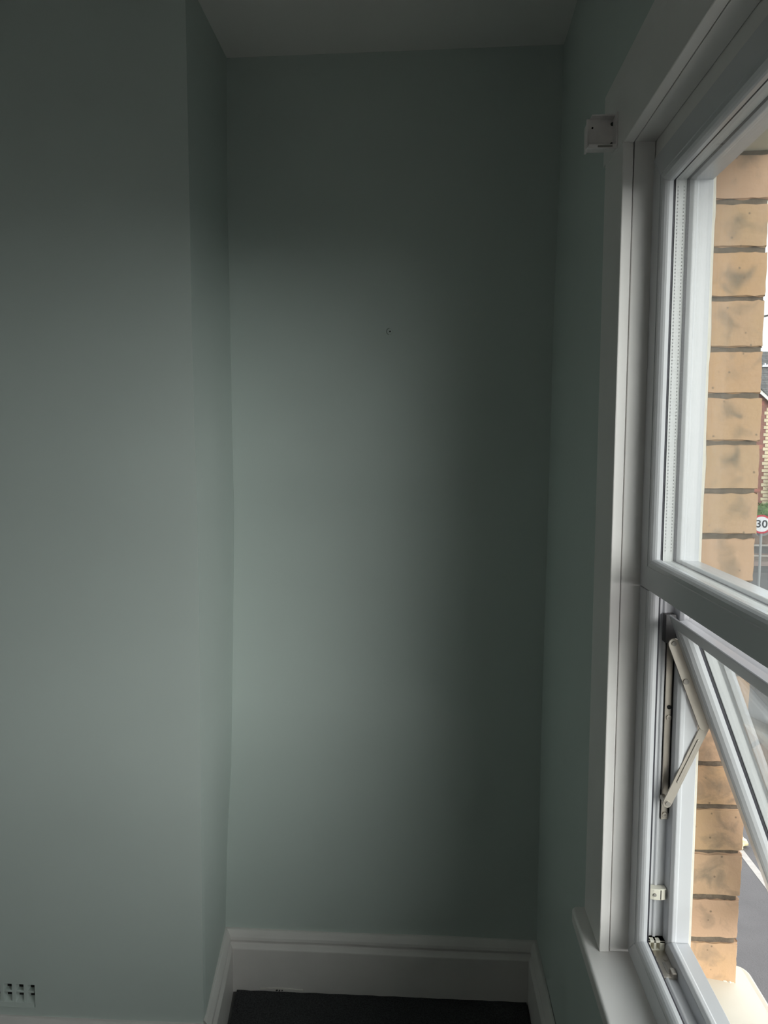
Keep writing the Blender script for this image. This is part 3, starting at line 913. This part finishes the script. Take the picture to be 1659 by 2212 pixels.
# speed limit sign
sg = empty('speed_limit_sign', (10.69, 25.0, ZG + .03))
tag(sg, 'round red and white 30 speed limit sign on a grey pole', 'road sign')
th = math.atan2(10.69, 25.0) * .85
sX = Vector((math.cos(th), -math.sin(th), 0)); sN = Vector((-math.sin(th), -math.cos(th), 0))
ctr = Vector((0, 0, (-.9275) - (ZG + .03)))
MB().tube([(0, 0, 0), (0, 0, 2.95)], .038, 14).build('pole', 'galv', sg, smooth=False)
MB().disc(ctr + sN * .055, sX, VZ, sN, .300, .006, 48).build('sign_plate', 'sign_red', sg)
MB().disc(ctr + sN * .0625, sX, VZ, sN, .245, .0015, 48).build('sign_face', 'sign_white', sg)
MB().disc(ctr - sN * .055 - VZ * .10, sX, VZ, sN, .300, .005, 48).build('reverse_plate', 'galv', sg)
for dz in (-.14, .14):
    MB().box(-.06, .06, -.05, .05, ctr.z + dz - .02, ctr.z + dz + .02).build('pole_clip', 'galv', sg)
fc = bpy.data.curves.new('numerals', 'FONT')
fc.body = '30'; fc.size = .335; fc.align_x = 'CENTER'; fc.align_y = 'CENTER'; fc.extrude = .002; fc.offset = .006; fc.space_character = 1.06
fo = bpy.data.objects.new('numerals_tmp', fc); COL.objects.link(fo)
dg = bpy.context.evaluated_depsgraph_get()
me = bpy.data.meshes.new_from_object(fo.evaluated_get(dg))
bpy.data.objects.remove(fo)
me.materials.clear(); me.materials.append(M['sign_black'])
no = bpy.data.objects.new('numerals', me); COL.objects.link(no); no.parent = sg
no.matrix_local = Matrix.Translation(ctr + sN * .066) @ Matrix(((sX.x, 0, sN.x, 0), (sX.y, 0, sN.y, 0), (0, 1, 0, 0), (0, 0, 0, 1)))

# garden wall and hedge across the road
gw = MB().box(8, 52.5, 41.55, 41.8, ZG, ZG + .62).build('garden_wall', 'gardenwall')
tag(gw, 'low brown garden wall under the green hedge', 'wall')
hg = empty('hedge', (19, 42.6, ZG)); tag(hg, 'clipped green hedge behind the low garden wall', 'hedge')
MB().box(-10.8, 10.8, -.34, .34, .0, 2.05).build('branch_core', 'leaf', hg)
lf = MB()
rnd = random.Random(3)
for i in range(9000):
    x = rnd.uniform(-11, 11)
    if rnd.random() < .62:
        y, z = -.40 + rnd.gauss(0, .07), rnd.uniform(.3, 2.15)
    elif rnd.random() < .6:
        y, z = rnd.uniform(-.42, .42), 2.10 + rnd.gauss(0, .06)
    else:
        y, z = .40 + rnd.gauss(0, .07), rnd.uniform(.3, 2.15)
    c = Vector((x, y, z))
    a = Vector((rnd.gauss(0, 1), rnd.gauss(0, 1), rnd.gauss(0, 1))).normalized() * rnd.uniform(.035, .07)
    b = a.cross(Vector((rnd.gauss(0, 1), rnd.gauss(0, 1), rnd.gauss(0, 1)))).normalized() * rnd.uniform(.02, .04)
    lf.add([c - a, c + b, c + a, c - b], [(0, 1, 2, 3)])
lf.build('leaves', 'leaf', hg)['kind'] = 'stuff'
MB().disc(Vector((.15, -.42, 2.16)), VX, VZ, VY, .09, .02, 8).build('blossom', 'yellow', hg)
# leafless shrub in the front garden
bs = empty('bare_shrub', (19.45, 43.62, ZG)); tag(bs, 'leafless shrub with thin twigs between the hedge and the brick house', 'shrub')
tw = MB()
for i in range(34):
    a = rnd.uniform(0, 6.28); sp = rnd.uniform(.15, .75)
    top = Vector((math.cos(a) * sp, math.sin(a) * sp * .15, rnd.uniform(2.6, 5.2)))
    mid = Vector((top.x * .35, top.y * .35, top.z * .55))
    tw.tube([(top.x * .05, top.y * .05, 0), mid, top], [.022, .016, .007], 5)
    for j in range(3):
        q = mid.lerp(top, rnd.uniform(.1, .8))
        tw.tube([q, q + Vector((rnd.uniform(-.35, .35), rnd.uniform(-.05, .05), rnd.uniform(.25, .6)))], [.010, .005], 4)
tw.build('twigs', 'twig', bs)['kind'] = 'stuff'

# brick house across the junction
H0 = Vector((16, 44, ZG))
hs = empty('brick_house', H0)
tag(hs, 'red brick house with cream quoins, white bargeboard and grey tiled roof', 'house')
def hpart(mb, name, m, parent=None, **k):
    o = mb.build(name, m, parent or hs, **k)
    for v in o.data.vertices:
        v.co -= H0
    return o
HX0, HX1, AX = 12.9, 19.08, 15.99
SL_ = .873
ZE = 4.649 - (HX1 - 18.35) * SL_ - .12          # wall top at the gable corner
apex = ZE + (HX1 - AX) * SL_
hpart(MB().prism([(HX0, ZG), (HX1, ZG), (HX1, ZE), (AX, apex), (HX0, ZE)], lambda p, t: (p[0], t, p[1]), 44.0, 46.0), 'gable_wall', 'redbrick_y')
hpart(MB().box(12.85, 27.5, 45.2, 53, ZG, 3.95), 'main_wall', 'redbrick_y')
# quoins up the gable corner, alternately long and short
z = ZG + .02; i = 0
while z + .17 < ZE + .02:
    w = .40 if i % 2 else .29
    hpart(MB().box(HX1 - w, HX1 + .012, 43.97, 44.2, z, z + .165), 'quoin', 'cream_brick')
    z += .2005; i += 1
z = ZG + .02; i = 0
while z + .17 < ZE + .02:
    w = .26 if i % 2 else .40
    hpart(MB().box(HX0 - .012, HX0 + w, 43.97, 44.2, z, z + .165), 'quoin', 'cream_brick')
    z += .2005; i += 1
for (za, zb) in ((3.856, 4.112), (1.436, 1.669), (-.955, -.798)):
    hpart(MB().box(HX0 + .45, HX1 - .42, 43.985, 44.1, za, zb), 'string_course', 'redband')
# gable bargeboards
for s in (-1, 1):
    tip = Vector((AX, 0, apex + .16)); xe = AX + s * (HX1 - AX + .42); ze = apex + .16 - (HX1 - AX + .42) * SL_
    hpart(MB().prism([(AX, apex + .16), (xe, ze), (xe, ze - .23), (AX, apex - .07)], lambda p, t: (p[0], t, p[1]), 43.72, 43.78), 'bargeboard', 'white_wood')
    hpart(MB().prism([(AX, apex + .26), (xe, ze + .10), (xe, ze + .02), (AX, apex + .17)], lambda p, t: (p[0], t, p[1]), 43.66, 48.6), 'gable_roof', 'roof')
hpart(MB().tube([(HX1 + .09, 43.93, ZG), (HX1 + .09, 43.93, 3.85)], .055, 10), 'downpipe', 'white_wood')
# main roof in overlapping tile courses
rf = MB()
y0, z0, y1, z1 = 44.9, 3.75, 49.0, 7.35
nrow = 32
for i in range(nrow):
    ya, za = y0 + (y1 - y0) * i / nrow, z0 + (z1 - z0) * i / nrow
    yb, zb = y0 + (y1 - y0) * (i + 1.08) / nrow, z0 + (z1 - z0) * (i + 1.08) / nrow
    rf.add([(12.3, ya, za), (28, ya, za), (28, ya, za + .06), (12.3, ya, za + .06), (12.3, yb, zb), (28, yb, zb)], [(0, 1, 2, 3), (3, 2, 5, 4)])
rf.box(12.3, 28, 48.95, 49.05, 7.25, 7.42)
rf.add([(12.3, 49, 7.35), (28, 49, 7.35), (28, 53.3, 3.7), (12.3, 53.3, 3.7)], [(0, 1, 2, 3)])
rf = hpart(rf, 'roof', 'roof')
fl = MB()
for dx, h in ((-.16, .12), (-.05, .22), (.07, .14), (.17, .19)):
    fl.prism([(20.2 + dx - .07, 6.35), (20.2 + dx + .07, 6.35), (20.2 + dx + .04, 6.35 + h), (20.2 + dx - .04, 6.35 + h)], lambda p, t: (p[0], t, p[1]), 47.62, 47.8)
hpart(fl, 'roof_flashing', 'lead', rf)
def hwin(x0, x1, z0, z1, y):
    w = hpart(MB().box(x0, x1, y - .03, y + .05, z0, z1), 'window', 'white_wood')
    xm_ = (x0 + x1) / 2; zm_ = z0 + (z1 - z0) * .55
    for a, b, c, d_ in ((x0 + .07, xm_ - .03, z0 + .07, zm_ - .03), (xm_ + .03, x1 - .07, z0 + .07, zm_ - .03), (x0 + .07, xm_ - .03, zm_ + .03, z1 - .07), (xm_ + .03, x1 - .07, zm_ + .03, z1 - .07)):
        hpart(MB().box(a, b, y - .035, y + .02, c, d_), 'pane', 'pane', w)
for (a, b, c, d_, y) in ((14.6, 17.0, -2.6, -.6, 44.0), (15.0, 16.6, 1.0, 2.8, 44.0), (22.2, 24.0, -2.5, -.7, 45.2), (22.2, 24.0, .9, 2.7, 45.2), (19.7, 20.9, .9, 2.7, 45.2)):
    hwin(a, b, c, d_, y)
dr = hpart(MB().box(19.8, 20.8, 45.14, 45.3, ZG, -1.5), 'door', 'door')
hpart(MB().box(20.62, 20.68, 45.10, 45.2, -2.75, -2.65), 'door_knob', 'lead', dr)

# the row goes on beyond the right edge of the picture
hs['group'] = 'red brick houses beyond the hedge'
for i, lb in ((1, 'second red brick house along the row, next to the house behind the road sign'), (2, 'third red brick house along the row, furthest from the road sign')):
    h2 = copy_tree(hs); h2.location.x += 16.4 * i
    h2['label'] = lb
hg['group'] = 'hedges behind the garden wall'
h2 = copy_tree(hg); h2.location.x += 22.3
h2['label'] = 'clipped green hedge in front of the second red brick house'

# overhead cable from the house front to a street pole
pole = empty('utility_pole', (9.0, 12.0, ZG))
tag(pole, 'tall weathered timber utility pole carrying the overhead cable', 'utility pole')
MB().tube([(0, 0, 0), (0, 0, 4.2), (0, 0, 8.35)], [.15, .13, .11], 14).build('post', 'wood', pole)
MB().tube([(0, 0, 8.35), (0, 0, 8.42)], [.12, .05], 14).build('cap', 'galv', pole)
A = Vector((.515, 6.02, EYE + .60)); B = Vector((8.90, 11.93, EYE + 2.98))
pts = []
for i in range(25):
    t = i / 24
    p = A.lerp(B, t); p.z -= .10 * 4 * t * (1 - t) - .0
    pts.append(p)
tag(MB().tube(pts, .011, 6).build('overhead_cable', 'wirem'), 'thin black overhead cable crossing the white sky', 'cable')
